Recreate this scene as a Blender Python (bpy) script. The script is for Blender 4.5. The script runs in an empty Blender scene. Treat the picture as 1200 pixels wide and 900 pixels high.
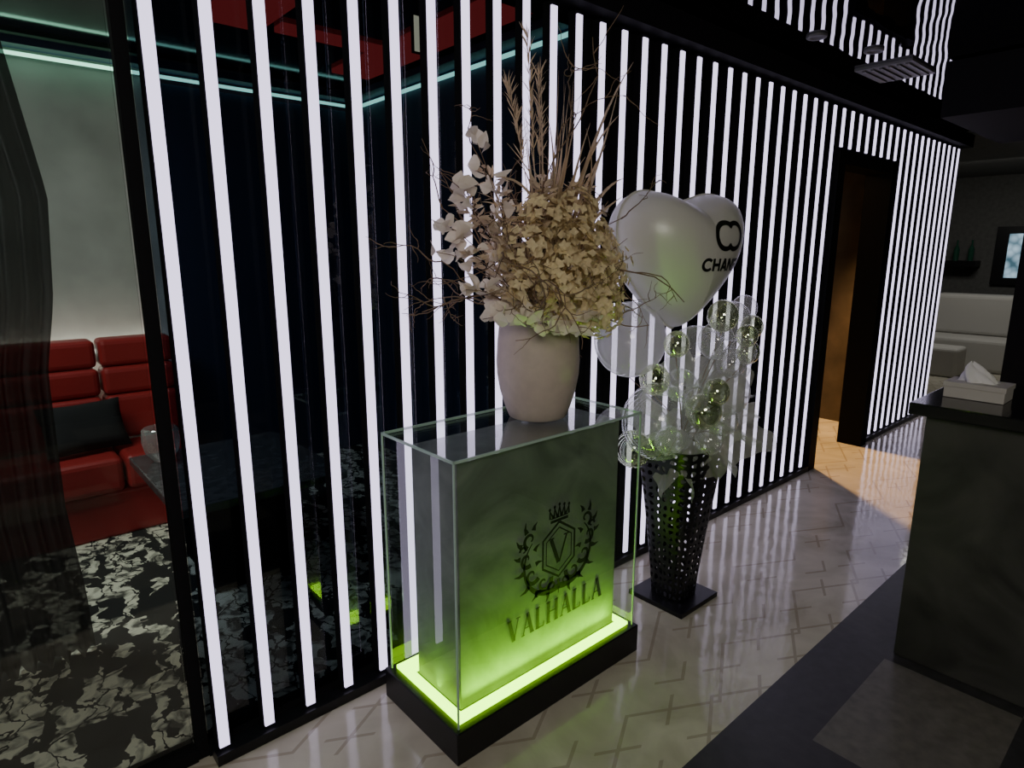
import bpy, math, random
from mathutils import Vector, Matrix
random.seed(7)
D=bpy.data
PI=math.pi
# ------------------------------------------------------------------ materials
def nm(name):
    m=D.materials.new(name); m.use_nodes=True
    nt=m.node_tree
    b=nt.nodes['Principled BSDF']
    return m,nt,b
def pbr(name,col,rough=.5,metal=0,em=None,es=0,spec=.5,noise=0,nscale=20,bump=0,sheen=0):
    m,nt,b=nm(name)
    b.inputs['Base Color'].default_value=(*col,1)
    b.inputs['Roughness'].default_value=rough
    b.inputs['Metallic'].default_value=metal
    b.inputs['Specular IOR Level'].default_value=spec
    if em: 
        b.inputs['Emission Color'].default_value=(*em,1); b.inputs['Emission Strength'].default_value=es
    if noise or bump:
        tc=nt.nodes.new('ShaderNodeTexCoord'); n=nt.nodes.new('ShaderNodeTexNoise')
        n.inputs['Scale'].default_value=nscale; n.inputs['Detail'].default_value=6
        nt.links.new(tc.outputs['Object'],n.inputs['Vector'])
        if noise:
            r=nt.nodes.new('ShaderNodeValToRGB')
            r.color_ramp.elements[0].position=.3; r.color_ramp.elements[1].position=.7
            r.color_ramp.elements[0].color=(*[c*(1-noise) for c in col],1)
            r.color_ramp.elements[1].color=(*[min(1,c*(1+noise)) for c in col],1)
            nt.links.new(n.outputs['Fac'],r.inputs['Fac']); nt.links.new(r.outputs['Color'],b.inputs['Base Color'])
        if bump:
            bp=nt.nodes.new('ShaderNodeBump'); bp.inputs['Strength'].default_value=bump; bp.inputs['Distance'].default_value=.01
            nt.links.new(n.outputs['Fac'],bp.inputs['Height']); nt.links.new(bp.outputs['Normal'],b.inputs['Normal'])
    return m
def leafmat(name,col,noise=.2,nscale=15,tr=.35):
    m=pbr(name,col,.8,noise=noise,nscale=nscale,spec=.2); nt=m.node_tree; b=nt.nodes['Principled BSDF']
    t=nt.nodes.new('ShaderNodeBsdfTranslucent'); t.inputs[0].default_value=(*col,1)
    mx=nt.nodes.new('ShaderNodeMixShader'); mx.inputs[0].default_value=tr
    nt.links.new(b.outputs[0],mx.inputs[1]); nt.links.new(t.outputs[0],mx.inputs[2]); nt.links.new(mx.outputs[0],nt.nodes['Material Output'].inputs[0])
    return m
def emis(name,col,s):
    m,nt,b=nm(name)
    nt.nodes.remove(b)
    e=nt.nodes.new('ShaderNodeEmission'); e.inputs[0].default_value=(*col,1); e.inputs[1].default_value=s
    nt.links.new(e.outputs[0],nt.nodes['Material Output'].inputs[0])
    return m
def thin(name,tint,f0=.04,gloss=(1,1,1),rough=.0,veil=0,veilcol=(1,1,1),power=5,fmax=.96):
    m,nt,b=nm(name); nt.nodes.remove(b)
    N=nt.nodes.new; L=nt.links.new
    t=N('ShaderNodeBsdfTransparent'); t.inputs[0].default_value=(*tint,1)
    g=N('ShaderNodeBsdfGlossy'); g.inputs['Color'].default_value=(*gloss,1); g.inputs['Roughness'].default_value=rough
    lw=N('ShaderNodeLayerWeight'); lw.inputs['Blend'].default_value=.5
    p=N('ShaderNodeMath'); p.operation='POWER'; p.inputs[1].default_value=power
    L(lw.outputs['Facing'],p.inputs[0])
    ma=N('ShaderNodeMath'); ma.operation='MULTIPLY_ADD'; ma.inputs[1].default_value=fmax; ma.inputs[2].default_value=f0
    L(p.outputs[0],ma.inputs[0])
    mx=N('ShaderNodeMixShader'); L(ma.outputs[0],mx.inputs[0]); L(t.outputs[0],mx.inputs[1]); L(g.outputs[0],mx.inputs[2])
    out=mx
    if veil:
        d=N('ShaderNodeBsdfDiffuse'); d.inputs[0].default_value=(*veilcol,1)
        tr=N('ShaderNodeBsdfTranslucent'); tr.inputs[0].default_value=(*veilcol,1)
        md=N('ShaderNodeMixShader'); md.inputs[0].default_value=.4; L(d.outputs[0],md.inputs[1]); L(tr.outputs[0],md.inputs[2])
        m2=N('ShaderNodeMixShader'); m2.inputs[0].default_value=veil
        L(mx.outputs[0],m2.inputs[1]); L(md.outputs[0],m2.inputs[2]); out=m2
    L(out.outputs[0],nt.nodes['Material Output'].inputs[0])
    return m
# ------------------------------------------------------------------ mesh builder
class MB:
    def __init__(s): s.v=[];s.f=[];s.m=[]
    def add(s,vs,fs,mi=0):
        o=len(s.v); s.v+= [tuple(v) for v in vs]
        for f in fs: s.f.append([i+o for i in f]); s.m.append(mi)
    def box(s,x0,x1,y0,y1,z0,z1,mi=0):
        s.add([(x0,y0,z0),(x1,y0,z0),(x1,y1,z0),(x0,y1,z0),(x0,y0,z1),(x1,y0,z1),(x1,y1,z1),(x0,y1,z1)],
              [(0,3,2,1),(4,5,6,7),(0,1,5,4),(1,2,6,5),(2,3,7,6),(3,0,4,7)],mi)
    def tube(s,pts,r0,r1=None,n=6,mi=0):
        if r1 is None:r1=r0
        pts=[Vector(p) for p in pts]; vs=[];fs=[]
        k=len(pts)
        for i,p in enumerate(pts):
            d=(pts[min(i+1,k-1)]-pts[max(i-1,0)]).normalized()
            a=d.cross(Vector((.31,.17,.93)));a=a.normalized() if a.length>1e-4 else Vector((1,0,0))
            b=d.cross(a); r=r0+(r1-r0)*i/max(1,k-1)
            for j in range(n):
                t=2*PI*j/n; vs.append(p+a*r*math.cos(t)+b*r*math.sin(t))
        for i in range(k-1):
            for j in range(n):
                fs.append((i*n+j,i*n+(j+1)%n,(i+1)*n+(j+1)%n,(i+1)*n+j))
        fs.append(tuple(range(n-1,-1,-1))); fs.append(tuple((k-1)*n+j for j in range(n)))
        s.add(vs,fs,mi)
    def lathe(s,c,prof,n=48,mi=0,mod=None):
        vs=[];fs=[]
        for (r,z) in prof:
            for j in range(n):
                t=2*PI*j/n; rr=r+(mod(t,z) if mod and r>.01 else 0)
                vs.append((c[0]+rr*math.cos(t),c[1]+rr*math.sin(t),c[2]+z))
        for i in range(len(prof)-1):
            for j in range(n): fs.append((i*n+j,i*n+(j+1)%n,(i+1)*n+(j+1)%n,(i+1)*n+j))
        s.add(vs,fs,mi)
    def sphere(s,c,r,mi=0,n=24,m=14,sq=(1,1,1)):
        prof=[(max(.0005,r*math.sin(PI*i/m)),-r*math.cos(PI*i/m)*sq[2]) for i in range(m+1)]
        s.lathe(c,prof,n,mi)
    def leaf(s,p,d,up,L,W,mi=0,bend=.3,seg=4,shape=1.0,cup=.15):
        p=Vector(p);d=Vector(d).normalized();side=d.cross(Vector(up))
        side=side.normalized() if side.length>1e-4 else Vector((1,0,0))
        nrm=side.cross(d); vs=[];fs=[]
        for i in range(seg+1):
            t=i/seg; w=W*.5*(math.sin(PI*min(1,max(.03,t))**shape)+.06)
            if i==seg: w=W*.04
            c=p+d*L*t-nrm*bend*L*t*t
            vs+= [c-side*w+nrm*cup*w, c, c+side*w+nrm*cup*w]
        for i in range(seg):
            a=i*3; fs+=[(a,a+1,a+4,a+3),(a+1,a+2,a+5,a+4)]
        s.add(vs,fs,mi)
    def ribbon(s,pts,w,fmap,mi=0,w1=None):
        k=len(pts); vs=[];fs=[]
        for i,(x,y) in enumerate(pts):
            ax,ay=pts[max(i-1,0)];bx,by=pts[min(i+1,k-1)]
            dx,dy=bx-ax,by-ay; l=math.hypot(dx,dy) or 1
            ww=(w if w1 is None else w+(w1-w)*i/(k-1))*.5
            nx,ny=-dy/l*ww,dx/l*ww
            vs+=[fmap(x+nx,y+ny),fmap(x-nx,y-ny)]
        for i in range(k-1): fs.append((2*i,2*i+1,2*i+3,2*i+2))
        s.add(vs,fs,mi)
    def obj(s,name,mats,origin=(0,0,0),parent=None,smooth=False,bevel=0,subsurf=0):
        me=D.meshes.new(name); o=Vector(origin)
        me.from_pydata([tuple(Vector(v)-o) for v in s.v],[],s.f)
        for m in mats: me.materials.append(m)
        for i,p in enumerate(me.polygons): p.material_index=s.m[i]; p.use_smooth=smooth
        me.update(); ob=D.objects.new(name,me); bpy.context.scene.collection.objects.link(ob)
        if parent: ob.parent=parent
        else: ob.location=o
        if bevel:
            b=ob.modifiers.new('bevel','BEVEL'); b.width=bevel; b.segments=3; b.limit_method='ANGLE'
        if subsurf:
            q=ob.modifiers.new('sub','SUBSURF'); q.levels=subsurf;q.render_levels=subsurf
        return ob
def empty(name,loc):
    e=D.objects.new(name,None); e.location=loc; e.empty_display_size=.1
    bpy.context.scene.collection.objects.link(e); return e
def B(name,x0,x1,y0,y1,z0,z1,mat,bevel=0,origin=None,parent=None):
    b=MB(); b.box(x0,x1,y0,y1,z0,z1)
    return b.obj(name,[mat],origin if origin else ((x0+x1)/2,(y0+y1)/2,z0),parent,bevel=bevel)
def lamp(name,kind,loc,energy,col,size=.2,aim=None,spot=60,sy=None,parent=None,spread=None):
    l=D.lights.new(name,kind); l.energy=energy;l.color=col
    if kind=='AREA':
        l.size=size
        if sy: l.shape='RECTANGLE'; l.size_y=sy
        if spread: l.spread=math.radians(spread)
    elif kind=='SPOT': l.spot_size=math.radians(spot); l.spot_blend=.25; l.shadow_soft_size=size
    else: l.shadow_soft_size=size
    o=D.objects.new(name,l); o.location=loc; bpy.context.scene.collection.objects.link(o)
    if aim: o.rotation_euler=(Vector(aim)-Vector(loc)).to_track_quat('-Z','Y').to_euler()
    if parent: o.parent=parent; o.location=Vector(loc)-parent.location
    return o

M_black=pbr('black_lacquer',(.006,.006,.007),.35,spec=.3)
M_blackm=pbr('black_matte',(.005,.005,.006),.75,spec=.12)
M_led=emis('led_white',(.79,.71,1.0),2.25)
M_lime=emis('led_lime',(.42,1.0,.002),9)
M_mint=emis('led_mint',(.45,1.0,.72),2.4)
M_glass=thin('clear_glass',(.94,.97,.95),.05)
M_tint=thin('tinted_glass',(.50,.56,.64),.05)
M_edge=pbr('glass_edge',(.40,.55,.46),.2)
# ---- floor material
def floor_mat():
    m,nt,b=nm('floor_stone'); N=nt.nodes.new; L=nt.links.new
    tc=N('ShaderNodeTexCoord'); sp=N('ShaderNodeSeparateXYZ'); L(tc.outputs['Object'],sp.inputs[0])
    def math_(op,a,b_=None,c=None):
        n=N('ShaderNodeMath'); n.operation=op
        for i,x in enumerate((a,b_,c)):
            if x is None: continue
            if isinstance(x,(int,float)): n.inputs[i].default_value=x
            else: L(x,n.inputs[i])
        return n.outputs[0]
    X,Y=sp.outputs[0],sp.outputs[1]
    cw=.60; per=.15
    fx=math_('FRACT',math_('MULTIPLY',X,1/cw))
    tri=math_('MULTIPLY',math_('ABSOLUTE',math_('SUBTRACT',fx,.5)),cw*.55)
    v=math_('MULTIPLY',math_('ADD',Y,tri),1/per)
    band=math_('FLOOR',v)
    d=math_('ABSOLUTE',math_('SUBTRACT',math_('FRACT',v),.5))
    l1=math_('LESS_THAN',d,.045)
    v2=math_('MULTIPLY',math_('SUBTRACT',Y,tri),1/per)
    d2=math_('ABSOLUTE',math_('SUBTRACT',math_('FRACT',v2),.5)); l2=math_('LESS_THAN',d2,.045)
    wn0=N('ShaderNodeTexWhiteNoise'); cb0=N('ShaderNodeCombineXYZ'); L(band,cb0.inputs[0]); L(math_('FLOOR',v2),cb0.inputs[1]); L(cb0.outputs[0],wn0.inputs['Vector'])
    par=math_('LESS_THAN',wn0.outputs['Value'],.40)
    par1=math_('LESS_THAN',wn0.outputs['Value'],.85)
    ln=math_('MAXIMUM',math_('MULTIPLY',l1,par1),math_('MULTIPLY',l2,par))
    n1=N('ShaderNodeTexNoise'); n1.inputs['Scale'].default_value=3; n1.inputs['Detail'].default_value=8; n1.inputs['Distortion'].default_value=1.2
    L(tc.outputs['Object'],n1.inputs['Vector'])
    r1=N('ShaderNodeValToRGB'); r1.color_ramp.elements[0].color=(.46,.425,.33,1); r1.color_ramp.elements[1].color=(.68,.64,.53,1)
    r1.color_ramp.elements[0].position=.3; r1.color_ramp.elements[1].position=.7
    L(n1.outputs['Fac'],r1.inputs['Fac'])
    mx=N('ShaderNodeMix'); mx.data_type='RGBA'; L(math_('MULTIPLY',ln,.5),mx.inputs['Factor']); L(r1.outputs[0],mx.inputs['A']); mx.inputs['B'].default_value=(.27,.21,.14,1)
    tx=math_('FLOOR',math_('MULTIPLY',X,1/.62)); ty=math_('FLOOR',math_('MULTIPLY',math_('SUBTRACT',Y,.67),1/.42))
    md=math_('FLOORED_MODULO',math_('ADD',tx,ty),3)
    lt=math_('MULTIPLY',math_('GREATER_THAN',md,1.5),math_('LESS_THAN',Y,.67))
    r2=N('ShaderNodeMix'); r2.data_type='RGBA'; L(lt,r2.inputs['Factor']); r2.inputs['A'].default_value=(.045,.045,.045,1); r2.inputs['B'].default_value=(.19,.18,.15,1)
    n2=N('ShaderNodeTexNoise'); n2.inputs['Scale'].default_value=22; n2.inputs['Detail'].default_value=8
    L(tc.outputs['Object'],n2.inputs['Vector'])
    m3=N('ShaderNodeMix'); m3.data_type='RGBA'; m3.blend_type='MULTIPLY'; m3.inputs['Factor'].default_value=.7
    L(r2.outputs['Result'],m3.inputs['A']); L(n2.outputs['Fac'],m3.inputs['B'])
    mask=math_('LESS_THAN',Y,.88)
    m4=N('ShaderNodeMix'); m4.data_type='RGBA'; L(mask,m4.inputs['Factor']); L(mx.outputs['Result'],m4.inputs['A']); L(m3.outputs['Result'],m4.inputs['B'])
    L(m4.outputs['Result'],b.inputs['Base Color'])
    rr=math_('MULTIPLY_ADD',mask,.32,.06)
    L(math_('MULTIPLY_ADD',n1.outputs['Fac'],.08,rr),b.inputs['Roughness'])
    bp=N('ShaderNodeBump'); bp.inputs['Strength'].default_value=.10; bp.inputs['Distance'].default_value=.01
    n3=N('ShaderNodeTexNoise'); n3.inputs['Scale'].default_value=14; L(tc.outputs['Object'],n3.inputs['Vector'])
    L(n3.outputs['Fac'],bp.inputs['Height']); L(bp.outputs['Normal'],b.inputs['Normal'])
    return m
def carpet_mat():
    m,nt,b=nm('leaf_carpet'); N=nt.nodes.new; L=nt.links.new
    tc=N('ShaderNodeTexCoord'); n=N('ShaderNodeTexNoise'); n.inputs['Scale'].default_value=7; n.inputs['Detail'].default_value=4
    L(tc.outputs['Object'],n.inputs['Vector'])
    mp=N('ShaderNodeMixRGB'); mp.inputs[0].default_value=.2; L(tc.outputs['Object'],mp.inputs[1]); L(n.outputs['Color'],mp.inputs[2])
    mg=N('ShaderNodeMapping'); mg.inputs['Scale'].default_value=(2.1,.75,1); mg.inputs['Rotation'].default_value=(0,0,.9); L(mp.outputs[0],mg.inputs[0])
    v=N('ShaderNodeTexVoronoi'); v.feature='DISTANCE_TO_EDGE'; v.inputs['Scale'].default_value=9; L(mg.outputs[0],v.inputs['Vector'])
    v2=N('ShaderNodeTexVoronoi'); v2.inputs['Scale'].default_value=9; L(mg.outputs[0],v2.inputs['Vector'])
    sx=N('ShaderNodeSeparateColor'); L(v2.outputs['Color'],sx.inputs[0])
    g=N('ShaderNodeMath'); g.operation='GREATER_THAN'; g.inputs[1].default_value=.045; L(v.outputs['Distance'],g.inputs[0])
    h=N('ShaderNodeMath'); h.operation='GREATER_THAN'; h.inputs[1].default_value=.40; L(sx.outputs[0],h.inputs[0])
    k=N('ShaderNodeMath'); k.operation='MULTIPLY'; L(g.outputs[0],k.inputs[0]); L(h.outputs[0],k.inputs[1])
    n2=N('ShaderNodeTexNoise'); n2.inputs['Scale'].default_value=13; n2.inputs['Detail'].default_value=3; n2.inputs['Distortion'].default_value=1.2; L(tc.outputs['Object'],n2.inputs['Vector'])
    r=N('ShaderNodeMapRange'); r.inputs['From Min'].default_value=.36; r.inputs['From Max'].default_value=.56; r.inputs['To Min'].default_value=.08; L(n2.outputs['Fac'],r.inputs['Value'])
    k2=N('ShaderNodeMath'); k2.operation='MULTIPLY'; L(k.outputs[0],k2.inputs[0]); L(r.outputs[0],k2.inputs[1])
    mx=N('ShaderNodeMix'); mx.data_type='RGBA'; L(k2.outputs[0],mx.inputs['Factor']); mx.inputs['A'].default_value=(.012,.012,.012,1); mx.inputs['B'].default_value=(.82,.78,.64,1)
    L(mx.outputs['Result'],b.inputs['Base Color']); b.inputs['Roughness'].default_value=.95
    return m
def film_mat():
    m,nt,b=nm('stretch_ceiling'); N=nt.nodes.new; L=nt.links.new
    b.inputs['Base Color'].default_value=(.38,.38,.40,1); b.inputs['Metallic'].default_value=1; b.inputs['Roughness'].default_value=.02
    tc=N('ShaderNodeTexCoord'); n=N('ShaderNodeTexNoise'); n.inputs['Scale'].default_value=5; n.inputs['Detail'].default_value=0
    L(tc.outputs['Object'],n.inputs['Vector']); bp=N('ShaderNodeBump'); bp.inputs['Strength'].default_value=.16; bp.inputs['Distance'].default_value=.01
    L(n.outputs['Fac'],bp.inputs['Height']); L(bp.outputs['Normal'],b.inputs['Normal']); return m

# ------------------------------------------------------------------ room shell
FM=floor_mat()
B('floor',-3,11.2,-3,5.2,-.1,0,FM,origin=(0,0,0))
B('floor_carpet',-2.5,2.40,1.97,4.5,0,.006,carpet_mat(),origin=(0,0,0))
H=2.55
M_film=film_mat()
B('ceiling',-3,7.0,-3,1.84,H,H+.08,M_film,origin=(0,0,H))
M_grey=pbr('grey_plaster',(.10,.10,.095),.8,noise=.15)
B('ceiling_far',7.0,11.2,-3,5.2,H,H+.08,M_grey)
B('wall_south',-3,11.2,-3.1,-3,0,H,M_blackm)
B('wall_west',-3.1,-3,-3,5.2,0,2.7,M_blackm)
B('wall_east',11.2,11.3,-3,5.2,0,H,M_grey)
B('wall_far_north',7.0,11.2,5.1,5.2,0,H,M_grey)
WY=1.86
B('wall_north',2.03,4.42,WY,WY+.08,0,2.42,M_blackm)
B('wall_north_end',5.32,6.98,WY,WY+.08,0,2.42,M_blackm)
B('wall_lintel',4.42,5.32,WY,WY+.08,2.12,2.42,M_blackm)
B('wall_end_return',6.90,6.98,WY+.08,5.1,0,H,M_blackm)
B('trim_1',-3,7.06,1.76,1.98,2.425,2.53,M_blackm)
B('trim_2',-3,7.0,1.84,2.0,2.53,2.70,M_blackm)
B('baseboard_north',.41,4.36,1.80,WY,0,.035,M_black)
B('baseboard_north_end',5.34,6.98,1.80,WY,0,.035,M_black)
f=MB()
f.box(4.36,4.46,1.80,1.96,0,2.14); f.box(5.24,5.34,1.78,1.96,0,2.14); f.box(4.46,5.24,1.80,1.96,2.07,2.14)
f.obj('door_frame',[M_blackm],(4.85,1.9,0))
M_wood=pbr('walnut',(.06,.045,.033),.6,noise=.35,nscale=5)
B('wall_corridor_east',5.9,6.0,1.96,4.4,0,H,M_wood)
B('wall_corridor_west',3.4,3.5,1.96,4.4,0,H,M_blackm)
B('wall_corridor_north',3.4,6.0,4.4,4.5,0,H,M_wood)
B('ceiling_corridor',3.4,6.0,1.98,4.5,H,H+.08,M_blackm)
# VIP room shell
M_wallv=pbr('grey_wallpaper',(.40,.41,.38),.8,noise=.2,nscale=3,bump=.3)
M_navy=pbr('navy_panel',(.026,.036,.072),.5,spec=.3)
B('wall_room_back',-2.5,1.02,4.5,4.6,0,2.62,M_wallv)
B('wall_room_back_navy',1.02,2.48,4.44,4.6,0,2.50,M_navy)
B('wall_room_side',2.40,2.50,1.97,4.44,0,2.62,M_navy)
B('wall_room_west',-2.6,-2.5,1.97,4.5,0,2.62,M_navy)
M_ceilr=pbr('gloss_dark_ceiling',(.02,.026,.028),.08,spec=.8)
B('ceiling_room',-2.5,2.48,2.0,4.6,2.62,2.70,M_ceilr)
c=MB(); c.box(-2.4,2.38,4.41,4.435,2.525,2.540); c.box(2.37,2.395,2.05,4.41,2.525,2.540)
c.obj('cove_light_strip',[M_mint],(0,4.4,2.53))
c=MB(); c.box(-2.45,2.36,4.33,4.437,2.56,2.60); c.box(2.28,2.385,2.05,4.33,2.56,2.60)
c.obj('trim_3',[M_navy],(0,4.4,2.56))
M_red=emis('red_panel',(.8,.07,.06),.32)
r=MB()
for (x0,x1,y0,y1) in [(1.06,1.34,2.5,3.45),(1.95,2.2,2.1,3.9),(1.4,1.95,3.3,3.4)]:
    r.box(x0,x1,y0,y1,2.595,2.62)
r.obj('red_ceiling_frame',[M_red],(1,3,2.6))  # red ceiling frame, no lamp; its brightness is put into the material as glow
es=MB(); es.box(1.505,1.555,2.30,2.315,2.29,2.43,0); es.box(1.51,1.55,2.299,2.30,2.295,2.425,1); es.box(1.528,1.532,2.305,2.31,2.43,2.62,0)
es.obj('exit_sign',[M_blackm,emis('sign_amber',(.9,.75,.45),.9)],(1.53,2.3,2.29))

B('window_1',.41,2.03,1.885,1.893,.04,2.42,M_tint)
B('window_2',-2.9,.365,1.885,1.893,.04,2.42,M_glass)
g=MB(); g.box(.372,.404,1.868,1.900,0,2.42); g.box(-2.95,.372,1.861,1.93,0,.04); g.box(.404,2.03,1.861,1.93,0,.04)
g.obj('window_frame',[M_blackm],(.37,1.88,0))

# ------------------------------------------------------------------ LED strips
s=MB(); s2=MB()
X0=.437; P=.1367; HW=.0145
i=0
while True:
    x=X0+P*i; i+=1
    if x>6.92: break
    z0=.05
    if 4.33<x<5.37: z0=2.17
    s.box(x-HW,x+HW,1.812,1.820,z0,2.40,0)
    s2.box(x-HW-.003,x+HW+.003,1.8205,1.858,z0-.01,2.415,0)
s.obj('led_light_strips',[M_led],(0,1.81,0))
s2.obj('led_strip_housings',[M_blackm],(0,1.84,0))

# ------------------------------------------------------------------ podium
PO=(1.38,1.54,0)
pod=empty('display_podium',PO)
px0,px1,py0,py1=.95,1.815,1.325,1.745
B('plinth',px0,px1,py0,py1,0,.11,M_black,.004,PO,pod)
M_slate,nt,b=nm('slate_panel')
tc=nt.nodes.new('ShaderNodeTexCoord'); n=nt.nodes.new('ShaderNodeTexNoise'); n.inputs['Scale'].default_value=3.0; n.inputs['Detail'].default_value=12; n.inputs['Distortion'].default_value=2.0
r_=nt.nodes.new('ShaderNodeValToRGB'); r_.color_ramp.elements[0].position=.34; r_.color_ramp.elements[1].position=.66
r_.color_ramp.elements[0].color=(.09,.10,.095,1); r_.color_ramp.elements[1].color=(.19,.205,.195,1)
nt.links.new(tc.outputs['Object'],n.inputs['Vector']); nt.links.new(n.outputs['Fac'],r_.inputs['Fac']); nt.links.new(r_.outputs[0],b.inputs['Base Color'])
b.inputs['Roughness'].default_value=.55
ix0,ix1,iy0,iy1=1.02,1.75,1.40,1.64
B('inner_box',ix0,ix1,iy0,iy1,.112,.925,M_slate,.003,PO,pod)
l=MB(); z0,z1=.1105,.122
gx0,gx1,gy0,gy1=.968,1.797,1.343,1.727
l.box(gx0+.012,gx1-.012,gy0+.012,iy0-.012,z0,z1); l.box(gx0+.012,gx1-.012,iy1+.012,gy1-.012,z0,z1)
l.box(gx0+.012,ix0-.010,iy0-.012,iy1+.012,z0,z1); l.box(ix1+.010,gx1-.012,iy0-.012,iy1+.012,z0,z1)
l.obj('led_tray',[M_lime],PO,pod)
LC=(.36,1,.005)
lamp('front_led','AREA',(1.385,1.366,.13),2.8,LC,.70,aim=(1.385,1.43,.6),sy=.02,parent=pod,spread=115)
lamp('side_led','AREA',(.994,1.52,.13),.35,LC,.02,aim=(1.0,1.52,.6),sy=.2,parent=pod,spread=100)
g=MB()
def quad(mb,a,b_,c_,d_,mi=0): mb.add([a,b_,c_,d_],[(0,1,2,3)],mi)
zt=.955
quad(g,(gx0,gy0,.11),(gx1,gy0,.11),(gx1,gy0,zt),(gx0,gy0,zt)); quad(g,(gx0,gy1,.11),(gx1,gy1,.11),(gx1,gy1,zt),(gx0,gy1,zt))
quad(g,(gx0,gy0,.11),(gx0,gy1,.11),(gx0,gy1,zt),(gx0,gy0,zt)); quad(g,(gx1,gy0,.11),(gx1,gy1,.11),(gx1,gy1,zt),(gx1,gy0,zt))
quad(g,(gx0,gy0,zt),(gx1,gy0,zt),(gx1,gy1,zt),(gx0,gy1,zt))
quad(g,(gx0,gy0,zt-.01),(gx1,gy0,zt-.01),(gx1,gy1,zt-.01),(gx0,gy1,zt-.01))
e=.0025
for x in (gx0,gx1):
    for y in (gy0,gy1): g.box(x-e,x+e,y-e,y+e,.11,zt,1)
for y in (gy0,gy1): g.box(gx0,gx1,y-e,y+e,zt-.008,zt,1)
for x in (gx0,gx1): g.box(x-e,x+e,gy0,gy1,zt-.008,zt,1)
g.obj('glass_case',[M_glass,M_edge],PO,pod)
M_ink=pbr('logo_black',(.006,.008,.006),.4)
k=MB(); yf=iy0-.002
CX,CZ=1.445,.520
def fm(x,z): return (CX+x,yf,CZ+z)
def arc(cx,cy,r0,r1,a0,a1,n=18):
    return [(cx+(r0+(r1-r0)*i/n)*math.cos(a0+(a1-a0)*i/n),cy+(r0+(r1-r0)*i/n)*math.sin(a0+(a1-a0)*i/n)) for i in range(n+1)]
def hexa(r,ys=1.15): 
    return [(r*math.sin(PI/3*i),r*ys*math.cos(PI/3*i)) for i in range(7)]
k.ribbon(hexa(.088),.009,fm); k.ribbon(hexa(.070),.005,fm)
k.ribbon([(-.038,.045),(-.002,-.048)],.016,fm); k.ribbon([(.036,.045),(.002,-.048)],.008,fm)
k.ribbon([(-.052,.047),(-.024,.047)],.005,fm); k.ribbon([(.022,.047),(.048,.047)],.005,fm)
k.ribbon([(-.042,.108),(.042,.108)],.010,fm); k.ribbon([(-.042,.119),(.042,.119)],.004,fm)
for i,xx in enumerate((-.044,-.022,0,.022,.044)):
    hh=.150+.010*(2-abs(i-2))/2
    k.ribbon([(xx*.85-.008,.120),(xx*1.05,hh)],.010,fm,w1=.003); k.ribbon([(xx*.85+.008,.120),(xx*1.05,hh)],.010,fm,w1=.003)
    k.ribbon(arc(xx*1.05,hh+.004,.003,.003,0,2*PI,8),.006,fm)
for sg in (-1,1):
    def fs_(x,z,sg=sg): return fm(sg*x,z)
    k.ribbon(arc(.045,-.015,.13,.11,-1.9,.75,26),.024,fs_,w1=.004)
    for (cx,cy,r0,r1,a0,a1,w) in [(.135,.075,.030,.006,-1.2,4.2,.015),(.150,.010,.030,.006,-2.2,3.4,.017),(.125,-.055,.034,.007,-2.6,3.0,.018),
                                  (.070,-.100,.036,.007,-3.4,2.4,.020),(.030,-.128,.020,.004,-.5,4.6,.013),(.165,.045,.016,.004,0,5,.010),(.100,-.135,.016,.004,3,-2,.011)]:
        k.ribbon(arc(cx,cy,r0,r1,a0,a1,22),w,fs_,w1=.005)
    for (x,y,a,L_) in [(.172,.06,.6,.035),(.178,.02,.1,.03),(.165,-.035,-.3,.04),(.14,-.09,-.7,.045),(.10,-.12,-1.1,.04),(.05,-.145,-1.5,.035),
                       (.150,.10,1.2,.04),(.12,.105,1.9,.03),(.115,.03,2.2,.03),(.11,-.02,2.8,.03)]:
        k.ribbon([(x,y),(x+L_*.5*math.cos(a),y+L_*.5*math.sin(a)),(x+L_*math.cos(a+.25),y+L_*math.sin(a+.25))],.020,fs_,w1=.002)
k.ribbon([(0,-.11),(0,-.165)],.016,fm,w1=.003)
def glyph(ch):
    if ch=='V': return .78,[(.12,1,.40,0,.15),(.68,1,.42,0,.05),(.0,.98,.26,.98,.05),(.55,.98,.80,.98,.05)]
    if ch=='A': return .78,[(.40,1,.10,0,.05),(.38,1,.68,0,.15),(.20,.33,.56,.33,.05),(.0,.02,.22,.02,.05),(.54,.02,.82,.02,.05)]
    if ch=='L': return .62,[(.15,1,.15,0,.14),(.02,.98,.30,.98,.05),(.02,.03,.55,.03,.06),(.55,.0,.57,.24,.05)]
    if ch=='H': return .86,[(.16,1,.16,0,.14),(.70,1,.70,0,.14),(.16,.52,.70,.52,.05),(.02,.98,.30,.98,.05),(.02,.02,.30,.02,.05),(.56,.98,.84,.98,.05),(.56,.02,.84,.02,.05)]
word='VALHALLA'; tot=sum(glyph(c_)[0] for c_ in word)+.1*7
hgt=.080; sc=.465/(tot); x=0
for c_ in word:
    w_,st=glyph(c_)
    for (a,b_,c2,d2,ww) in st:
        k.ribbon([(-.235+(x+a)*sc,-.262+b_*hgt),(-.235+(x+c2)*sc,-.262+d2*hgt)],ww*sc*1.4,fm)
    x+=w_+.1
k.obj('crest_lettering',[M_ink],PO,pod)

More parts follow.
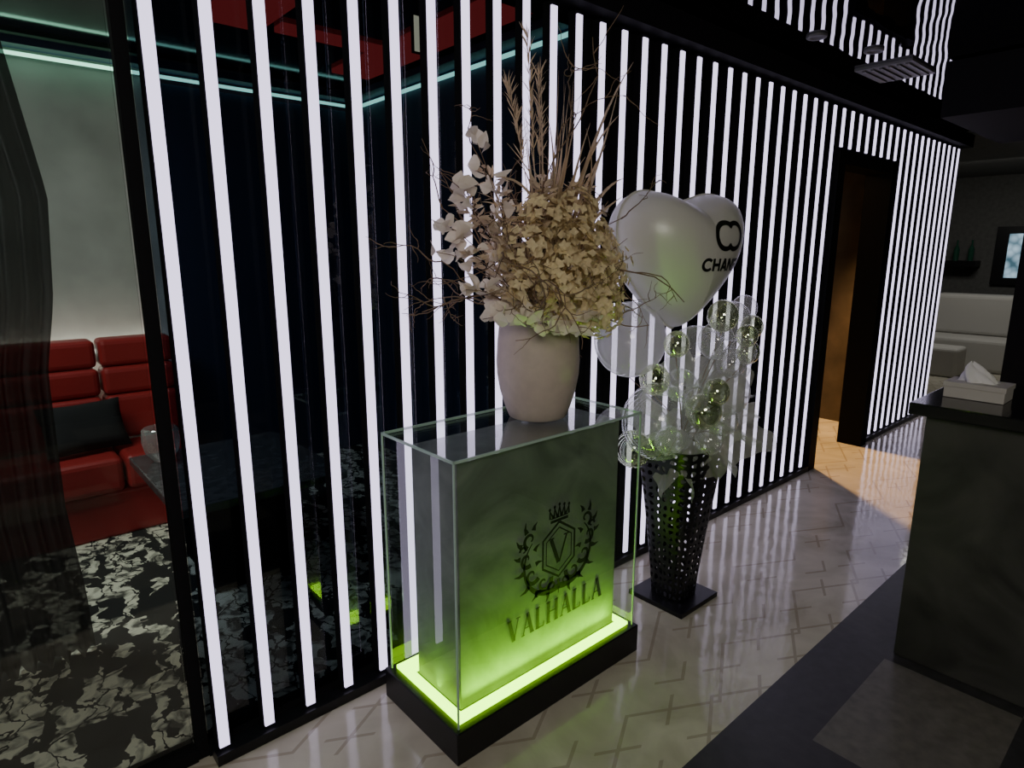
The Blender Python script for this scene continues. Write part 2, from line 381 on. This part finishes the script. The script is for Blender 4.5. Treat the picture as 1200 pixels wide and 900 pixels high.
# ------------------------------------------------------------------ vase + dried flowers
VO=(1.478,1.545,zt+.001)
arr=empty('flower_vase',VO)
M_vase=pbr('ceramic_vase',(.50,.42,.36),.55,noise=.06,nscale=30)
v=MB()
prof=[(.0005,0),(.085,0),(.098,.006),(.112,.04),(.130,.10),(.139,.155),(.141,.20),(.137,.27),(.131,.33),(.129,.362),(.125,.366),(.120,.362),(.120,.29),(.06,.28),(.0005,.28)]
v.lathe(VO,prof,96,0,mod=lambda t,z: .0012*math.cos(48*t))
v.obj('vase_body',[M_vase],VO,arr,smooth=True)
M_cream=leafmat('dried_hydrangea',(.88,.74,.47),.2,25)
M_white=leafmat('pale_leaf',(.86,.79,.68),.12,15)
M_twig=pbr('twig',(.18,.115,.07),.8)
M_grass=leafmat('dried_grass',(.62,.49,.32),.2,15)
M_euc=leafmat('dusty_leaf',(.62,.50,.36),.3,12)
fl=MB()
T=Vector((VO[0],VO[1],VO[2]+.352))
def rnd(a,b): return random.uniform(a,b)
def clampY(p):
    p=Vector(p)
    if p.y>1.785: p.y=1.785-rnd(0,.015)
    return p
XR=1.87
def clampX(p):
    p=clampY(p)
    if p.x>XR: p.x=XR-rnd(0,.04)
    return p
def randdir():
    while True:
        q=Vector((rnd(-1,1),rnd(-1,1),rnd(-1,1)))
        if .05<q.length<1: return q.normalized()
heads=[(.06,-.16,.12,.105),(.18,-.10,.15,.10),(-.05,-.14,.13,.09),(.17,-.11,.05,.085),(.01,-.12,.22,.095),(.25,-.03,.20,.085),(.09,-.18,.03,.085),(.13,-.08,.25,.09),
       (-.02,-.17,.05,.07),(-.15,-.10,.22,.085),(-.14,-.12,.10,.075),(.08,-.08,.33,.075),(.24,-.04,.08,.08),(-.06,-.08,.32,.07)]
for (dx,dy,dz,R) in heads:
    c=T+Vector((dx,dy,dz))
    fl.tube([T+Vector((dx*.2,dy*.2,-.05)),T+Vector((dx*.7,dy*.7,dz*.4)),c],.004,.003,5,2)
    for q in range(140):
        d=randdir(); p=clampX(c+d*R*rnd(.7,1.18))
        ax=d.orthogonal().normalized(); ay=d.cross(ax)
        a0=rnd(0,6)
        for j in range(4):
            a=a0+j*PI/2; dr=(ax*math.cos(a)+ay*math.sin(a)+d*.35).normalized()
            fl.leaf(p,dr,d,rnd(.013,.021),rnd(.011,.017),0,.1,2,.8)
def branch(path,n,L0,W0,mi,twr=.0022,sh=.8):
    path=[clampX(p) for p in path]
    fl.tube(path,twr,twr*.5,5,2)
    for q in range(n):
        t=rnd(.3,1)*(len(path)-1); a=int(min(t,len(path)-2)); p=path[a].lerp(path[a+1],t-a)
        d=randdir(); d.z=abs(d.z)*.5-.1
        pp=clampX(p+d*.015); e_=p+d*L0*1.25
        if e_.y>1.79: d.y=-abs(d.y)
        if e_.x>XR: d.x=-abs(d.x)
        fl.leaf(pp,d,randdir(),L0*rnd(.7,1.25),W0*rnd(.7,1.2),mi,rnd(0,.5),4,sh,.3)
def arcpath(dx,dy,dz,droop=.1,n=7,wig=.012):
    pts=[]
    for i in range(n):
        t=i/(n-1)
        pts.append(T+Vector((dx*t,dy*t,-.05+(dz+.05)*(t**.8)-droop*t*t))+Vector((rnd(-1,1),rnd(-1,1),rnd(-1,1)))*wig*t)
    return pts
for (dx,dy,dz,dr) in [(-.40,-.02,.48,.05),(-.40,.02,.30,.08),(-.38,-.08,.18,.08),(-.32,-.10,.10,.08),(-.24,-.2,.08,.08),
                      (.32,-.1,.30,.05),(.34,-.05,.20,.08),(.0,-.26,.08,.07),(-.16,-.22,.05,.07),(-.42,.0,.36,.05),(-.08,-.27,.05,.08),(.28,-.05,.40,.03),(-.30,-.03,.54,.0)]:
    branch(arcpath(dx,dy,dz,dr),22,.050,.044,1)
for (dx,dy,dz,dr) in [(-.22,0,.46,.0),(-.32,-.06,.24,.04),(.2,-.02,.46,0),(-.1,-.12,.42,0),(.30,.03,.34,.03),(.1,.05,.46,0),(-.3,.05,.38,0),(-.2,-.13,.2,.05),(.28,-.12,.14,.08),(-.16,-.1,.34,0),(-.26,-.08,.32,0),(-.3,-.08,.12,.03),(-.34,0,.4,0),(-.24,-.1,.26,0)]:
    branch(arcpath(dx,dy,dz,dr),60,.036,.012,4,.002,.9)
for (dx,dy,dz,dr) in [(-.1,-.1,.36,0),(.05,-.08,.42,0),(.15,-.02,.42,0),(.22,.02,.36,0),(-.18,0,.36,0)]:
    branch(arcpath(dx,dy,dz,dr),40,.05,.008,3,.002,.9)
def twig(p,d,L,r,depth):
    n=9; pts=[Vector(p)]; d=Vector(d).normalized()
    for i in range(n):
        d=(d+randdir()*.42).normalized(); pts.append(clampX(pts[-1]+d*L/n))
        if depth>0 and i>2 and random.random()<.55: twig(pts[-1],(d+randdir()*.9),L*rnd(.3,.5),r*.6,depth-1)
    fl.tube(pts,r,r*.35,4,2)
for (dx,dy,dz,L) in [(-.9,.05,.7,.48),(-.9,-.1,.35,.38),(-.7,.1,1.0,.56),(-.45,0,1.1,.62),(-.85,-.2,.15,.34),(.8,-.05,.8,.46),(.7,0,.6,.42),(.5,.05,1.0,.62),(.35,.1,1.2,.7),(.8,-.1,.2,.32),(-.2,.1,1.2,.62),(.7,-.2,-.05,.28),(-.75,-.1,.6,.46),(-.6,-.3,.35,.4),(.55,-.3,.3,.36),(-.9,0,.5,.42),(.7,-.15,-.2,.28),(.6,-.1,.9,.5),(-.8,-.1,.25,.36),(-.7,-.05,.8,.48),(-.6,0,1.0,.5)]:
    twig(T+Vector((dx*.05,dy*.05,-.03)),(dx,dy,dz),L,.0042,2)
def strap(pts,w,mi=3):
    pts=[clampX(p) for p in pts]; k_=len(pts); vs=[];fs=[]
    for i,p in enumerate(pts):
        d=(pts[min(i+1,k_-1)]-pts[max(0,i-1)]).normalized(); sd=d.cross(Vector((.5,-.8,.1))).normalized()
        t=i/(k_-1); ww=w*(.5+.5*math.sin(PI*min(t*1.2,1)))*(1-t**4)+.0008
        nn=sd.cross(d)
        vs+=[p-sd*ww*.5+nn*ww*.2,p,p+sd*ww*.5+nn*ww*.2]
    for i in range(k_-1):
        a=i*3; fs+=[(a,a+1,a+4,a+3),(a+1,a+2,a+5,a+4)]
    fl.add(vs,fs,mi)
def bez(a,b_,c_,d_,n=14):
    a,b_,c_,d_=[Vector(q) for q in (a,b_,c_,d_)]
    return [a*(1-t)**3+b_*3*t*(1-t)**2+c_*3*t*t*(1-t)+d_*t**3 for t in [i/n for i in range(n+1)]]
for q in range(20):
    x1=rnd(-.14,.18); zt_=rnd(.46,.80)
    strap(bez(T,T+Vector((x1*.2,-.02,.3)),T+Vector((x1*.6,-.04+rnd(-.03,.03),.45)),T+Vector((x1,rnd(-.08,.04),zt_))),rnd(.014,.026))
for (x1,z1,x2,z2,w) in [(.12,.60,.37,.84,.044),(.06,.50,.30,.66,.040),(.02,.35,-.20,.52,.038),(.16,.42,.34,.46,.038),(.0,.5,-.04,.62,.044),(.22,.4,.14,.60,.040),(-.05,.45,-.26,.42,.030),(.10,.3,.34,.40,.036),(.05,.45,.16,.62,.048),(.1,.42,.24,.56,.046),(-.02,.4,.05,.52,.046),(.0,.35,-.10,.46,.040),(.2,.5,.30,.76,.038)]:
    strap(bez(T,T+Vector((x1*.3,-.05,.2)),T+Vector((x1,-.09,z1)),T+Vector((x2,-.07,z2))),w)
for (x1,z1) in [(-.02,.86),(-.10,.70),(.03,.76)]:
    pth=bez(T,T+Vector((x1*.2,0,.3)),T+Vector((x1*.7,.02,.6)),T+Vector((x1,.04,z1)),30)
    fl.tube(pth,.002,.001,4,3)
    for i in range(18,31):
        for j in range(6):
            d=randdir()*.6+Vector((0,0,1.2)); fl.leaf(pth[i],d,randdir(),rnd(.035,.06),.0035,3,.2,3)
fl.obj('dried_flowers',[M_cream,M_white,M_twig,M_grass,M_euc],VO,arr)

# ------------------------------------------------------------------ balloon stand
BX,BY=2.26,1.47
BO=(BX,BY,0); bal=empty('balloon_bouquet',BO)
Rv=Vector((.7506,-.6607,0)); Fv=Vector((.6607,.7506,0))
B('base_plate',BX-.14,BX+.14,BY-.14,BY+.14,0,.022,M_black,.003,BO,bal)
col=MB(); na,nz=24,20
jit={}
def jt(i,j):
    key=(i%na,j)
    if key not in jit: jit[key]=(rnd(-.28,.28),0 if j in (0,nz) else rnd(-.28,.28))
    return jit[key]
def cpt(a,t):
    z=.022+t*.70; r=.082+.075*t**1.2
    q=1/(abs(math.cos(a))**4+abs(math.sin(a))**4)**.25
    return Vector((BX+r*q*math.cos(a),BY+r*q*math.sin(a),z))
for i in range(na):
    for j in range(nz):
        cs=[(i+jt(i,j)[0],j+jt(i,j)[1]),(i+1+jt(i+1,j)[0],j+jt(i+1,j)[1]),(i+1+jt(i+1,j+1)[0],j+1+jt(i+1,j+1)[1]),(i+jt(i,j+1)[0],j+1+jt(i,j+1)[1])]
        out=[]
        for q in range(4):
            a,b_=cs[q],cs[(q+1)%4]; out.append(a); out.append(((a[0]+b_[0])/2,(a[1]+b_[1])/2))
        mxy=(sum(c_[0] for c_ in cs)/4,sum(c_[1] for c_ in cs)/4)
        rr=rnd(.46,.72)
        inn=[]
        for qi,o_ in enumerate(out):
            f_=rr*(.78 if qi%2==0 else 1.0)
            inn.append((mxy[0]+(o_[0]-mxy[0])*f_,mxy[1]+(o_[1]-mxy[1])*f_))
        vs=[cpt(2*PI*u/na,w/nz) for u,w in out+inn]
        col.add(vs,[(q,(q+1)%8,8+(q+1)%8,8+q) for q in range(8)])
co=col.obj('perforated_column',[M_black],BO,bal)
so=co.modifiers.new('sol','SOLIDIFY'); so.thickness=.004
st=MB(); st.tube([(BX,BY,.02),(BX,BY,1.25)],.006,n=8); st.obj('centre_rod',[M_blackm],BO,bal)
hn=math.radians(258); N3=Vector((math.cos(hn),math.sin(hn),0))
S3=Vector((0,0,1)).cross(N3)*1.0
HC=Vector((BX,BY,0))+Rv*(-.070)+Vector((0,0,1.545))
TH=.22
def hb(t):
    sn=math.sin(t)
    x=math.copysign(abs(sn)**1.6,sn); y=12.2*math.cos(t)-3.2*math.cos(2*t)-.8*math.cos(3*t)-.4*math.cos(4*t)
    return x*.295,(y-.4)/16*.345
NT=120; bnd=[hb(2*PI*i/NT) for i in range(NT)]
def rb(ang):
    best=None
    for i in range(NT):
        x1,y1=bnd[i];x2,y2=bnd[(i+1)%NT]
        dx,dy=math.cos(ang),math.sin(ang); ex,ey=x2-x1,y2-y1
        den=dx*(-ey)+dy*ex
        if abs(den)<1e-9: continue
        t=(x1*(-ey)+y1*ex)/den; s_=(dx*y1-dy*x1)/den
        if t>0 and -1e-6<=s_<=1+1e-6:
            if best is None or t>best: best=t
    return best or .2
def hz(x,y):
    r=math.hypot(x,y); a=math.atan2(y,x); R_=rb(a); q=min(1,r/R_)
    return TH*(1-q**2.3)**.55
def H3(x,y,z): return HC+S3*x+Vector((0,0,1))*y+N3*z
hm=MB(); rings=22
vs=[];fs=[]
for side in (1,-1):
    base=len(vs)
    for ir in range(rings+1):
        q=math.sin(PI/2*ir/rings)
        for i in range(NT):
            x,y=bnd[i][0]*q,bnd[i][1]*q
            z=TH*(max(0,1-q**2.3))**.55
            z+= .004*math.sin(i*1.7+math.sin(i*.9)*2)*max(0,(q-.75)/.25)*(1-q)**.2 if q<1 else 0
            vs.append(H3(x,y,side*z))
    for ir in range(rings):
        for i in range(NT):
            a=base+ir*NT+i;b_=base+ir*NT+(i+1)%NT;c_=b_+NT;d_=a+NT
            fs.append((a,b_,c_,d_) if side>0 else (d_,c_,b_,a))
hm.add(vs,fs)
vs=[];fs=[]
for i in range(NT):
    x,y=bnd[i]; vs+=[H3(x,y,0),H3(x*1.03,y*1.03,0)]
for i in range(NT): fs.append((2*i,2*((i+1)%NT),2*((i+1)%NT)+1,2*i+1))
hm.add(vs,fs)
M_foil=pbr('white_foil',(.56,.56,.51),.34,spec=.6,bump=.06,nscale=14)
hm.obj('heart_balloon',[M_foil],BO,bal,smooth=True)
lg=MB()
OX,OY=.072,-.055
def hmap(x,y):
    xx,yy=x+OX,y+OY
    return H3(xx,yy,hz(xx,yy)+.003)
def seg(a,b_,n=6): return [(a[0]+(b_[0]-a[0])*i/n,a[1]+(b_[1]-a[1])*i/n) for i in range(n+1)]
lg.ribbon(arc(-.026,.085,.048,.048,.75,2*PI-.75,24),.018,hmap); lg.ribbon(arc(.026,.085,.048,.048,PI+.75,3*PI-.75,24),.018,hmap)
lh=.046; xx=-.125; yb=-.045; w=.011
def LT(ch,x):
    a=.030
    if ch=='C': return [arc(x+.017,yb+lh/2,.020,.020,.7,2*PI-.7,16)]
    if ch=='H': return [seg((x,yb),(x,yb+lh)),seg((x+a,yb),(x+a,yb+lh)),seg((x,yb+lh/2),(x+a,yb+lh/2))]
    if ch=='A': return [seg((x,yb),(x+a*.55,yb+lh)),seg((x+a*1.1,yb),(x+a*.55,yb+lh)),seg((x+.007,yb+lh*.3),(x+a-.005,yb+lh*.3))]
    if ch=='N': return [seg((x,yb),(x,yb+lh)),seg((x+a,yb),(x+a,yb+lh)),seg((x,yb+lh),(x+a,yb))]
    if ch=='E': return [seg((x,yb),(x,yb+lh)),seg((x,yb+.004),(x+a*.8,yb+.004)),seg((x,yb+lh/2),(x+a*.75,yb+lh/2)),seg((x,yb+lh-.004),(x+a*.8,yb+lh-.004))]
    if ch=='L': return [seg((x,yb),(x,yb+lh)),seg((x,yb+.004),(x+a*.8,yb+.004))]
for ch in 'CHANEL':
    for sg_ in LT(ch,xx): lg.ribbon(sg_,w,hmap)
    xx+=.044
lg.obj('balloon_print',[M_ink],BO,bal)
M_bub=thin('bubble',(.96,.97,.96),.05,power=2.6,fmax=.7,veil=.14)
M_bub2=thin('bubble_chrome',(.8,.85,.7),.30,gloss=(.95,1,.8),power=1.5,fmax=.6)
M_bub3=thin('bubble_milky',(.96,.97,.96),.04,power=3,fmax=.5,veil=.36,veilcol=(.85,.85,.82))
bb=MB()
# clear balloons: offset to the side, height, radius, depth, finish
for (sd,hh,r_,df,mi) in [(-.245,1.166,.146,-.04,3),(-.13,.842,.150,-.12,0),(.004,1.108,.118,-.12,0),(-.096,1.17,.049,-.2,1),(.161,1.242,.076,-.05,0),(.218,1.123,.045,-.1,1),(.225,1.289,.052,0,0),
                        (.136,.965,.090,-.12,3),(.061,.987,.052,-.22,1),(.061,1.18,.069,-.18,0),(-.215,.704,.076,-.05,1),(-.071,1.01,.062,-.2,0),(.025,.906,.069,-.2,1),(.189,1.196,.042,-.15,1),(.118,1.097,.055,-.2,0),(-.107,.787,.055,-.2,0),
                        (.10,1.27,.060,-.12,1),(.20,1.05,.060,-.02,0),(.10,.87,.060,-.2,0),(-.03,.97,.050,-.26,0),(.16,1.14,.05,-.2,0),(-.16,1.02,.06,-.14,1),(.24,1.22,.045,-.06,1),(.04,.80,.055,-.24,0)]:
    c=Vector((BX,BY,0))+Rv*sd+Fv*df+Vector((0,0,hh))
    if c.y+r_>1.785: c.y=1.785-r_
    if c.x-r_<1.90: c.x=1.90+r_
    bb.sphere(c,r_,mi,40,24,(1,1,1.06))
    bb.tube([c-Vector((0,0,r_*1.05)),Vector((BX,BY,.80))*.4+(c-Vector((0,0,r_*1.1)))*.6,(BX,BY,.75)],.002,mi=2,n=4)
bb.obj('clear_balloons',[M_bub,M_bub2,M_twig,M_bub3],BO,bal,smooth=True)
M_tulle=thin('tulle',(.9,.92,.88),.0,power=2,fmax=.15,rough=.5,veil=.36,veilcol=(.74,.76,.66))
tu=MB()
def ruffle(c,ax,L,R,nf,ph):
    ax=Vector(ax).normalized(); a=ax.orthogonal().normalized(); b_=ax.cross(a); n=64;m=8; vs=[];fs=[]
    for j in range(m+1):
        t=j/m
        for i in range(n):
            th=2*PI*i/n; rr=R*(.10+.9*t)*(1+.16*t*math.sin(nf*th+ph)+.07*t*math.sin(2.3*nf*th))
            p=clampY(Vector(c)+ax*L*t*(1+.18*math.sin(3*th+ph))+a*rr*math.cos(th)+b_*rr*math.sin(th))
            p.x=max(p.x,1.90)
            vs.append(p)
    for j in range(m):
        for i in range(n): fs.append((j*n+i,j*n+(i+1)%n,(j+1)*n+(i+1)%n,(j+1)*n+i))
    tu.add(vs,fs)
C0=Vector((BX,BY,.80))
ruffle(C0+Vector((0,0,.10)),(.35,-.5,-.9),.27,.15,7,0)
ruffle(C0+Vector((0,0,.05)),Rv*1.0+Vector((0,0,-.45)),.30,.14,6,1)
ruffle(C0+Vector((0,0,.08)),Rv*.8+Vector((0,0,.5)),.24,.13,6,2)
ruffle(C0,-Rv*.9+Vector((0,-.2,.1)),.20,.11,6,3)
ruffle(C0+Vector((0,0,.04)),-Fv*.9+Vector((0,0,-.2)),.16,.13,7,4)
ruffle(C0+Vector((0,0,.12)),-Fv*.5+Vector((0,0,.4)),.16,.13,7,6)
ruffle(C0,-Rv*.2-Fv*.5+Vector((0,0,-1)),.28,.08,5,5)
tu.obj('tulle_wrap',[M_tulle],BO,bal,smooth=True)

# ------------------------------------------------------------------ reception counter
M_stone,nt,b=nm('dark_stone')
tc=nt.nodes.new('ShaderNodeTexCoord'); n=nt.nodes.new('ShaderNodeTexNoise'); n.inputs['Scale'].default_value=2.5; n.inputs['Detail'].default_value=12; n.inputs['Distortion'].default_value=2
r_=nt.nodes.new('ShaderNodeValToRGB'); cr=r_.color_ramp; cr.elements[0].position=.3; cr.elements[0].color=(.020,.020,.019,1); cr.elements[1].position=.75; cr.elements[1].color=(.062,.060,.056,1)
nt.links.new(tc.outputs['Object'],n.inputs['Vector']); nt.links.new(n.outputs['Fac'],r_.inputs['Fac']); nt.links.new(r_.outputs[0],b.inputs['Base Color']); b.inputs['Roughness'].default_value=.5
CO=(2.75,-.2,0); cnt=empty('reception_counter',CO)
B('counter_body',2.54,3.05,-1.6,.66,.0,.955,M_stone,.004,CO,cnt)
B('counter_top',2.475,3.12,-1.68,.70,.957,1.0,pbr('counter_top_black',(.010,.011,.011),.12,noise=.3,nscale=9),.004,CO,cnt)
TO=(2.73,.56,1.0); tb=empty('tissue_box',TO)
M_box=pbr('tissue_carton',(.50,.48,.43),.6)
t_=MB(); t_.box(2.665,2.795,.47,.65,1.001,1.055); t_.box(2.662,2.798,.467,.653,1.04,1.058)
t_.obj('carton',[M_box],TO,tb,bevel=.002)
t_=MB(); vs=[];fs=[]
for j in range(9):
    for i in range(24):
        th=2*PI*i/24; t=j/8; r_=(.045*(1-t)**.7+.004)*(1+.3*math.sin(5*th+j*.5)*(1-t*.5))
        vs.append((2.73+r_*.6*math.cos(th)+.02*t*t,.56+r_*1.1*math.sin(th)+.035*t,1.058+.065*t+.006*math.sin(3*th)*(t>0)))
for j in range(8):
    for i in range(24): fs.append((j*24+i,j*24+(i+1)%24,(j+1)*24+(i+1)%24,(j+1)*24+i))
t_.add(vs,fs); t_.obj('tissue',[pbr('tissue_paper',(.8,.8,.78),.9)],TO,tb,smooth=True)

# ------------------------------------------------------------------ soffit, column, ceiling fittings
B('ceiling_soffit',4.3,5.6,-3,1.25,2.25,2.54,M_blackm)
B('column',5.0,5.5,-.2,.92,0,2.249,M_blackm)
M_vent=pbr('vent_grey',(.10,.10,.105),.5)
vb=MB(); vb.box(4.10,4.50,1.36,1.66,2.535,2.549)
for q in range(6): vb.box(4.13,4.47,1.385+q*.045,1.402+q*.045,2.527,2.537)
vb.obj('air_vent',[M_vent],(4.3,1.5,2.53))
for q,(x,y) in enumerate([(3.35,1.55),(3.80,1.45)]):
    d=MB(); d.lathe((x,y,2.53),[(.0005,.016),(.03,.014),(.032,.010),(.045,.008),(.048,.012),(.048,.019)],32); d.obj('recessed_downlight',[M_vent],(x,y,2.53),smooth=True)

# ------------------------------------------------------------------ VIP room contents
M_leather=pbr('red_leather',(.32,.022,.022),.42,bump=.1,nscale=60)
SO=(-.4,4.1,0); sofa=empty('red_sofa',SO)
B('sofa_base',-1.85,.95,3.80,4.40,.006,.26,M_leather,.02,SO,sofa)
sb=MB(); x=-1.865
while x<.9:
    x1=min(x+.602,.955)
    sb.box(x+.006,x1,3.76,4.16,.262,.45)
    sb.box(x+.006,x1,4.13,4.30,.455,.71); sb.box(x+.006,x1,4.15,4.32,.713,.87); sb.box(x+.006,x1,4.17,4.34,.873,1.03)
    x+=.609
sb.obj('sofa_cushions',[M_leather],SO,sofa,bevel=.03)
def pillow(name,c,sx,sy,sz,rz,mat,rx=0):
    m_=MB(); vs=[];fs=[];n=14
    for side in (1,-1):
        for j in range(n+1):
            for i in range(n+1):
                u=-1+2*i/n;w_=-1+2*j/n
                th=((1-u**4)*(1-w_**4))**.5
                vs.append(Vector((u*sx*(1-.07*(1-w_*w_)*abs(u)**3),side*th*sy,w_*sz*(1-.07*(1-u*u)*abs(w_)**3))))
    k_=(n+1)**2
    for s_ in range(2):
        for j in range(n):
            for i in range(n):
                a=s_*k_+j*(n+1)+i; q=(a,a+1,a+n+2,a+n+1); fs.append(q if s_ else q[::-1])
    m_.add(vs,fs); o=m_.obj(name,[mat],(0,0,0),smooth=True); o.location=c; o.rotation_euler=(rx,0,rz); return o
M_pb=pbr('black_velvet',(.010,.010,.012),.9)
pillow('throw_pillow',(.44,3.98,.59),.20,.06,.14,.15,M_pb,-.45)
TB=(.95,3.1,0); tab=empty('lounge_table',TB)
M_tab=pbr('table_stone',(.07,.07,.075),.2,noise=.4)
B('table_top',.56,1.3,2.66,3.56,.46,.50,M_tab,.006,TB,tab)
B('table_pedestal',.72,1.14,2.82,3.38,.0065,.459,M_blackm,.01,TB,tab)
gb=MB(); gb.lathe((.68,3.40,.501),[(.0005,0),(.04,.0),(.045,.006),(.075,.05),(.085,.10),(.080,.16),(.070,.17)],40)
gb.obj('glass_bowl',[thin('crystal',(.8,.8,.8),.2,veil=.2)],(.68,3.40,.501),smooth=True)
M_cur=thin('black_sheer',(.34,.34,.34),.0,fmax=.0,veil=.74,veilcol=(.060,.056,.056))
cu=MB(); nx,nz=150,40; vs=[];fs=[]
def redge(z):
    pts=[(0,.235),(.25,.232),(.6,.21),(1.1,.22),(1.35,.265),(1.7,.29),(2.2,.22),(2.6,.19)]
    for (a,b_),(c_,d_) in zip(pts,pts[1:]):
        if z<=c_: return b_+(d_-b_)*(z-a)/(c_-a)
    return .19
for j in range(nz+1):
    z=.02+2.57*j/nz; R_=redge(z)
    for i in range(nx+1):
        t=i/nx; x=R_-.95*t
        vs.append((x,2.70+.04*math.sin(i*.75+.6*math.sin(z*2))+.015*math.sin(i*1.61+z),z))
for j in range(nz):
    for i in range(nx): a=j*(nx+1)+i; fs.append((a,a+1,a+nx+2,a+nx+1))
cu.add(vs,fs); cu.obj('sheer_curtain',[M_cur],(0,2.7,.02),smooth=True)
wl=MB(); wl.box(-1.8,.94,4.42,4.45,.93,.945); wl.obj('sofa_backlight',[emis('warm_white_led',(1,.95,.85),10)],(0,4.43,.93))

# ------------------------------------------------------------------ far room
M_cr=pbr('cream_upholstery',(.46,.45,.42),.7)
FO=(9.9,2.3,0); fs_=empty('lounge_sofa',FO)
b_=MB(); b_.box(9.7,10.4,1.2,2.75,.0,.42); b_.box(10.15,10.5,1.2,2.75,.42,.95); b_.box(9.7,10.4,2.75,2.95,.0,.62); b_.box(9.7,10.4,1.0,1.2,.0,.62)
b_.obj('sofa_body',[M_cr],FO,fs_,bevel=.05)
b_=MB(); b_.box(9.0,9.4,2.1,2.5,.0,.36); b_.obj('ottoman',[M_cr],(9.2,2.3,0),bevel=.04)
mp_,nt,b=nm('picture_glow'); n=nt.nodes.new('ShaderNodeTexVoronoi'); n.inputs['Scale'].default_value=9
tc=nt.nodes.new('ShaderNodeTexCoord'); r_=nt.nodes.new('ShaderNodeValToRGB'); r_.color_ramp.elements[0].color=(.55,.78,.95,1); r_.color_ramp.elements[1].color=(.05,.12,.16,1); r_.color_ramp.elements[1].position=.8
nt.links.new(tc.outputs['Object'],n.inputs['Vector']); nt.links.new(n.outputs['Distance'],r_.inputs['Fac']); nt.links.new(r_.outputs[0],b.inputs['Emission Color']); b.inputs['Emission Strength'].default_value=1.0; b.inputs['Base Color'].default_value=(.02,.02,.02,1)
pf=MB(); pf.box(11.14,11.2,1.75,2.35,1.05,1.85,0); pf.box(11.13,11.14,1.90,2.20,1.15,1.75,1)
pf.obj('framed_picture',[M_black,mp_],(11.17,2,1.4))
pf=MB(); pf.box(10.9,11.19,2.5,4.2,1.30,1.38,0); 
for q in range(9): pf.lathe((11.05,2.6+q*.18,1.38),[(.0005,0),(.035,0),(.037,.16),(.012,.22),(.012,.29),(.0005,.29)],12,1)
pf.obj('bottle_shelf',[M_black,pbr('bottle_green',(.02,.08,.05),.15)],(11,3.3,1.3))
B('bar_cabinet',10.6,11.19,3.05,4.6,0,1.1,M_cr,.01)
B('wall_divider',8.4,8.5,2.75,5.1,0,1.25,M_grey)

# ------------------------------------------------------------------ lights
lamp('hall_fill','AREA',(-.9,-1.3,2.50),78,(1,.93,.83),1.2,aim=(1.4,1.0,.6))  # added fill behind the camera for soft ambient light, no fixture there
lamp('doorway_spot','SPOT',(5.25,2.85,2.3),400,(1.0,.55,.20),.08,aim=(4.5,1.1,0),spot=90)
lamp('corridor_light','POINT',(4.6,3.4,2.2),3,(1.0,.70,.42),.1)
lamp('far_room_light','AREA',(9.0,2.0,2.5),22,(1,.97,.9),1.0,aim=(9.6,2.0,0))
lamp('vip_room_fill','AREA',(-.5,3.1,2.55),38,(.88,.95,.90),.9,aim=(0,3.0,0))  # unseen fill added to brighten sofa, carpet and back wall
w=D.worlds.new('world'); bpy.context.scene.world=w; w.use_nodes=True
w.node_tree.nodes['Background'].inputs[0].default_value=(.5,.55,.6,1); w.node_tree.nodes['Background'].inputs[1].default_value=.03

# ------------------------------------------------------------------ camera
cd=D.cameras.new('camera'); cam=D.objects.new('camera',cd); bpy.context.scene.collection.objects.link(cam)
cd.sensor_width=36; cd.lens=741/1200*36; cd.clip_start=.05
cam.location=(0,0,1.52); cam.rotation_euler=(math.radians(78.1),0,math.radians(-41.35))
bpy.context.scene.camera=cam
